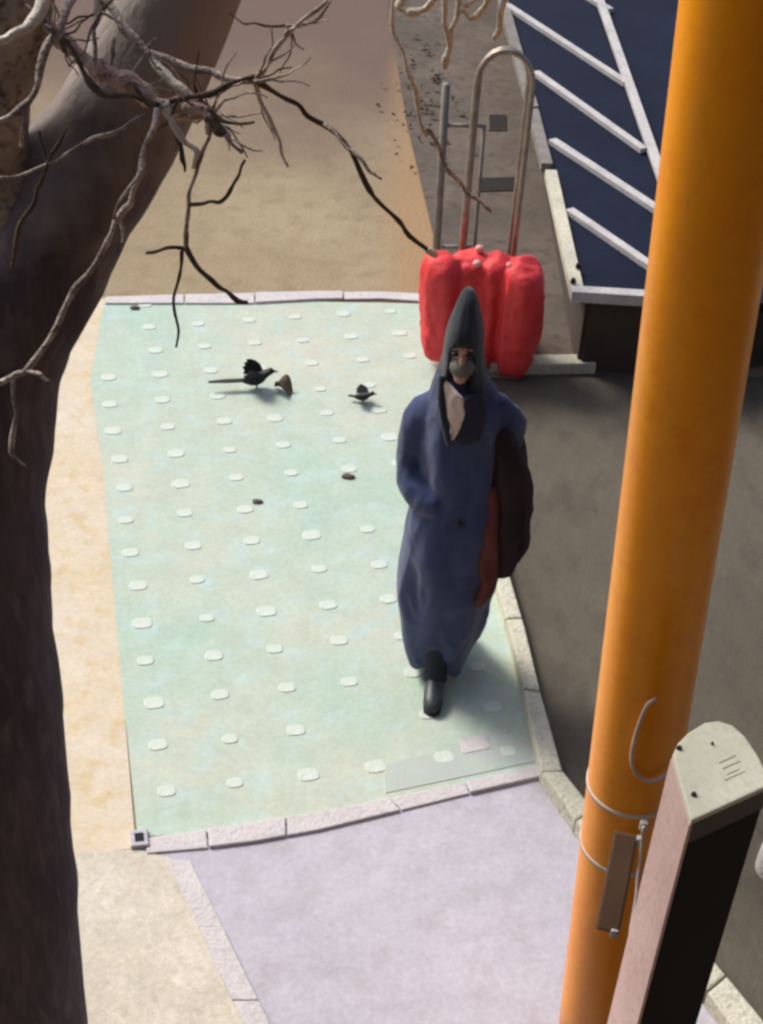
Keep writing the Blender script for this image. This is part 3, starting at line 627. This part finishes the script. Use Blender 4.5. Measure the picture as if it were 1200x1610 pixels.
# trousers and shoes
bm = bmesh.new(); tube(bm, [(-.075,-.04,.52),(-.068,-.055,.36),(-.060,-.080,.20),(-.056,-.092,.10),(-.055,-.105,.055)], [.060,.056,.050,.046,.046], 20, 5, .12, 12, 0); obj('trouser_leg', bm, M['trouser'], person, True)
bm = bmesh.new(); tube(bm, [(.03,.03,.5),(.025,.10,.32),(.02,.15,.18),(.02,.17,.10)], [.07,.062,.054,.05], 20, 5, .12, 12, 0); obj('trouser_leg', bm, M['trouser'], person, True)
def shoe(cx, cy, ang, heel):
    ks = [(0,.045,.0,.030,.012),(0,.04,.0,.040,.030)]
    bm = bmesh.new(); secs = [(.055,.026,.050),(.04,.036,.075),(.0,.040,.085),(-.05,.041,.070),(-.10,.044,.055),(-.15,.042,.046),(-.185,.032,.036),(-.205,.014,.022)]
    rings = []
    for yy, hw, ht in secs:
        ring = []
        for k in range(16):
            a = 2*math.pi*k/16; x = hw*math.cos(a); z = max(0.0, ht*.5 + ht*.5*math.sin(a)*(1 if math.sin(a) > 0 else 1.2)); ring.append(bm.verts.new((x, yy, z)))
        rings.append(ring)
    for A, B_ in zip(rings, rings[1:]):
        for k in range(16): bm.faces.new((A[k], A[(k+1) % 16], B_[(k+1) % 16], B_[k]))
    bm.faces.new(rings[0][::-1]); bm.faces.new(rings[-1])
    o = obj('shoe', bm, M['shoe'], person, True); o.scale = (.88, .86, 1); o.location = (cx, cy, heel); o.rotation_euler = (ang, 0, 0)
    bm = bmesh.new(); prism(bm, [(.036,-.19),(.043,-.12),(.041,-.04),(.036,.05),(-.036,.05),(-.041,-.04),(-.043,-.12),(-.036,-.19),(-.012,-.21),(.012,-.21)], -.012, .006, .003); obj('sole', bm, M['rubber'], o)
shoe(-.055, -.085, 0, .021); shoe(.02, .19, R(18), .075)

# ------------------------------------------------------------ orange pole with its fittings
pt, pb = W(1176, -40, 2.45), W(940, 1610, 2.45)
axis = (pt - pb); 
def pole_at(z): return pb + axis*((z - pb.z)/axis.z)
base = pole_at(0); pole = empty('orange_pole', (base.x, base.y, 0)); tag(pole, 'thick glossy orange pole rising through the right side', 'pole')
bm = bmesh.new(); zs = [-.0, .4, .8, 1.2, 1.6, 2.0, 2.4, 2.8, 3.2, 3.8]
tube(bm, [pole_at(z) - base for z in zs], [.106 - .001*z for z in zs], 64, 1); obj('shaft', bm, M['orange'], pole, True)
def ring_band(z, r, h, m, name):
    c = pole_at(z) - base; bm = bmesh.new(); n = 40; up = axis.normalized()
    tube(bm, [c - up*h/2, c + up*h/2], [r, r], n, 1); return obj(name, bm, m, pole, True)
def on_pole(x, y, out=0.0):
    """point on the pole's near surface along a sight line"""
    d = ray(x, y); up = axis.normalized(); best = None
    for k in range(400):
        p = CAM_P + d*(1.2 + k*.006); q = p - pb; r_ = (q - up*q.dot(up)).length
        if r_ < .105 + out: return p
        if best is None or r_ < best[0]: best = (r_, p)
    return best[1]
for x, y in ((985,1292),(945,1520)):
    p = on_pole(x, y); b = ring_band(p.z, .1075, .012, M['wire'], 'strap')
pA, pB = on_pole(985,1310,.02), on_pole(955,1465,.02)
bm = bmesh.new(); bar(bm, pA - base, pB - base, .055, .022, up=(CAM_P - pA).normalized(), bevel=.006); obj('mounted_box', bm, M['darkbox'], pole)
for x, y in ((1012,1298),(1006,1322),(966,1466)):
    bm = bmesh.new(); box(bm, on_pole(x, y, .04) - base, (.018,.014,.026), None, .004); obj('clip', bm, M['whitebar'], pole)
wp = [on_pole(x, y, .012) - base for x, y in ((1032,1098),(1018,1108),(1006,1135),(997,1165),(993,1195),(1000,1215),(1018,1228),(1042,1222),(1060,1205))]
bm = bmesh.new(); tube(bm, wp, [.0042]*len(wp), 8, 4); obj('wire_loop', bm, M['wire'], pole, True)
wp = [on_pole(x, y, .07) - base for x, y in ((1012,1300),(1008,1340),(1002,1380),(1000,1410),(990,1470))]
bm = bmesh.new(); tube(bm, wp, [.0035]*len(wp), 8, 4); obj('cable', bm, M['wire'], pole, True)

# ------------------------------------------------------------ slim post with cream cap, lower right
ZP = 1.75
cap_px = [(1087,1290),(1072,1240),(1058,1186),(1066,1168),(1082,1152),(1108,1136),(1130,1133),(1152,1140),(1172,1158),(1192,1188),(1214,1232)]
gp = G(1135, 1215, ZP); post = empty('capped_post', (gp.x, gp.y, 0)); tag(post, 'slim post with cream rounded cap, pinkish side and black front', 'post')
cp = [(G(x, y, ZP) - gp).xy for x, y in cap_px]; cen = sum(cp, Vector((0, 0)))/len(cp)
def off(k): return [cen + (p - cen)*k for p in cp]
bm = bmesh.new(); prism(bm, cp, ZP-.012, ZP, .004); cap = obj('cap', bm, M['cap'], post)
bm = bmesh.new(); prism(bm, off(.97), ZP-.075, ZP-.0125); obj('neck', bm, M['collar'], post)
bm = bmesh.new(); prism(bm, off(.95), 0, ZP-.0755); obj('front_panel', bm, M['gloss'], post)['label'] = 'black front of the post'
# the pinkish side panel: a thin plate along the straight left side
q0, q1 = Vector(cp[0]), Vector(cp[2]); nrm = Vector((q1.y-q0.y, -(q1.x-q0.x))).normalized()
if nrm.dot(cen - q0) > 0: nrm = -nrm
bm = bmesh.new(); prism(bm, [q0 - nrm*.004, q1 - nrm*.004, q1 + nrm*.002, q0 + nrm*.002], 0, ZP-.013); obj('side_panel', bm, M['pink'], post)['label'] = 'pinkish side panel of the post'
for x, y in ((1068,1177),(1091,1250),(1120,1170)):
    r_ = .006 if x < 1100 else .003
    p = G(x, y, ZP) - gp; bm = bmesh.new(); bmesh.ops.create_cone(bm, cap_ends=True, segments=12, radius1=r_, radius2=r_*.8, depth=.006); bmesh.ops.translate(bm, verts=bm.verts, vec=(p.x, p.y, ZP+.002)); obj('screw', bm, M['black'], cap)
random.seed(3)
for k in range(4):      # worn, unreadable print lines
    x0, y0 = 1134 + k*4 + random.uniform(-6, 6), 1200 + k*9; L = random.uniform(18, 34)
    a, b = G(x0, y0, ZP) - gp, G(x0 + L, y0 - L*.45, ZP) - gp
    bm = bmesh.new(); bar(bm, (a.x, a.y, ZP+.0005), (b.x, b.y, ZP+.0005), .0010, .0008, bevel=0); obj('print_line', bm, M['ink'], cap)

# low white marker at the right edge
mp_ = G(1215, 1372); bm = bmesh.new()
loft(bm, resample([(0,0,0,.060,.060),(0,0,.06,.060,.060),(0,0,.13,.055,.055),(0,0,.165,.036,.036),(0,0,.175,.008,.008)], 18), 32)
mk = obj('marker_stone', bm, M['edging'], None, True); mk.location = mp_; tag(mk, 'low rounded white marker cut off by the right edge', 'marker')

# ------------------------------------------------------------ birds and a leaf on the paving
def bird(name, loc, s_, rz, tail, label, wing_up):
    root = empty(name, loc, rz); root.scale = (s_, s_, s_)
    tag(root, label, 'bird')
    # head towards +x
    bm = bmesh.new(); secs = [(-.50,.05,.38,.03),(-.38,.05,.40,.12),(-.18,.02,.40,.20),(.05,0,.42,.23),(.25,0,.50,.20),(.38,0,.60,.14),(.47,0,.68,.135),(.56,0,.70,.11),(.63,0,.69,.045),(.78,0,.66,.008)]
    rings = []
    for x, y, z, r_ in secs: rings.append([bm.verts.new((x, r_*math.cos(a), z + r_*math.sin(a))) for a in [2*math.pi*k/14 for k in range(14)]])
    for A, B_ in zip(rings, rings[1:]):
        for k in range(14): bm.faces.new((A[k], A[(k+1) % 14], B_[(k+1) % 14], B_[k]))
    bm.faces.new(rings[0][::-1]); bm.faces.new(rings[-1]); obj('body', bm, M['plume'], root, True)
    bm = bmesh.new(); prism(bm, [(-.42,.10),(-.45-tail*.5,.12),(-.45-tail,.05),(-.45-tail,-.03),(-.45-tail*.5,-.09),(-.42,-.10)], .37, .41, .01); obj('tail', bm, M['plume'], root)
    for sy in (-1, 1):
        bm = bmesh.new(); prism(bm, [(.28,0),(.26,sy*.18),(.18,sy*.34),(.04,sy*.46),(-.14,sy*.52),(-.28,sy*.50),(-.25,sy*.42),(-.36,sy*.40),(-.32,sy*.30),(-.42,sy*.26),(-.36,sy*.14),(-.40,0)], -.015, .015, .006)
        wg = obj('wing', bm, M['plume'], root); wg.location = (0, sy*.16, .52); wg.rotation_euler = (sy*wing_up, 0, 0)
        bm = bmesh.new(); tube(bm, [(.05, sy*.08, .25), (.02, sy*.08, .12), (.06, sy*.08, .012)], [.03,.02,.018], 8, 3); tube(bm, [(.0, sy*.08, .014), (.16, sy*.08, .012)], [.014, .01], 6, 1); obj('leg', bm, M['black'], root)
    return root
bird('long_tailed_bird', G(402, 612), .135, R(12), 1.15, 'black long-tailed bird with a wing raised on the pale paving', R(62))
bird('small_bird', G(570, 634), .085, R(-5), .35, 'small black short-tailed bird nearer to the navy coat', R(35))
bm = bmesh.new(); n = 12
for i in range(7):
    for j in range(n+1): pass
pts = []
for i in range(9):
    t = i/8; wv = .034*math.sin(math.pi*min(1, t*1.02))**.8 + .002
    pts.append([bm.verts.new((-.05 + .10*t, wv*k, .010 + .055*abs(k)**1.5*math.sin(math.pi*t) + .012*math.sin(5*t))) for k in (-1,-.5,0,.5,1)])
for A, B_ in zip(pts, pts[1:]):
    for k in range(4): bm.faces.new((A[k], A[k+1], B_[k+1], B_[k]))
lf = obj('fallen_leaf', bm, M['leaf'], None, True); lf.location = G(446, 618) + Vector((0, 0, .008)); lf.rotation_euler = (0, 0, R(-30))
so_ = lf.modifiers.new('thickness', 'SOLIDIFY'); so_.thickness = .003
tag(lf, 'curled brown dead leaf beside the long-tailed bird', 'leaf')
def crumb(x, y, r_, label):
    bm = bmesh.new(); bmesh.ops.create_icosphere(bm, subdivisions=2, radius=1)
    for v_ in bm.verts: v_.co = Vector((v_.co.x*r_*1.6, v_.co.y*r_, v_.co.z*r_*.5))*(1 + .35*noise.noise(v_.co*2.3 + Vector((x, y, 0))))
    o = obj('dirt_clod', bm, M['leaf'], None, True); o.location = G(x, y) + Vector((0, 0, .008 + r_*.3)); tag(o, label, 'clod')
crumb(548, 753, .018, 'tiny dark clod on the paving left of the bent elbow')
crumb(405, 792, .014, 'tiny dark speck of dirt in the middle of the green paving')
crumb(212, 487, .016, 'tiny dark clod near the back left corner of the paving')
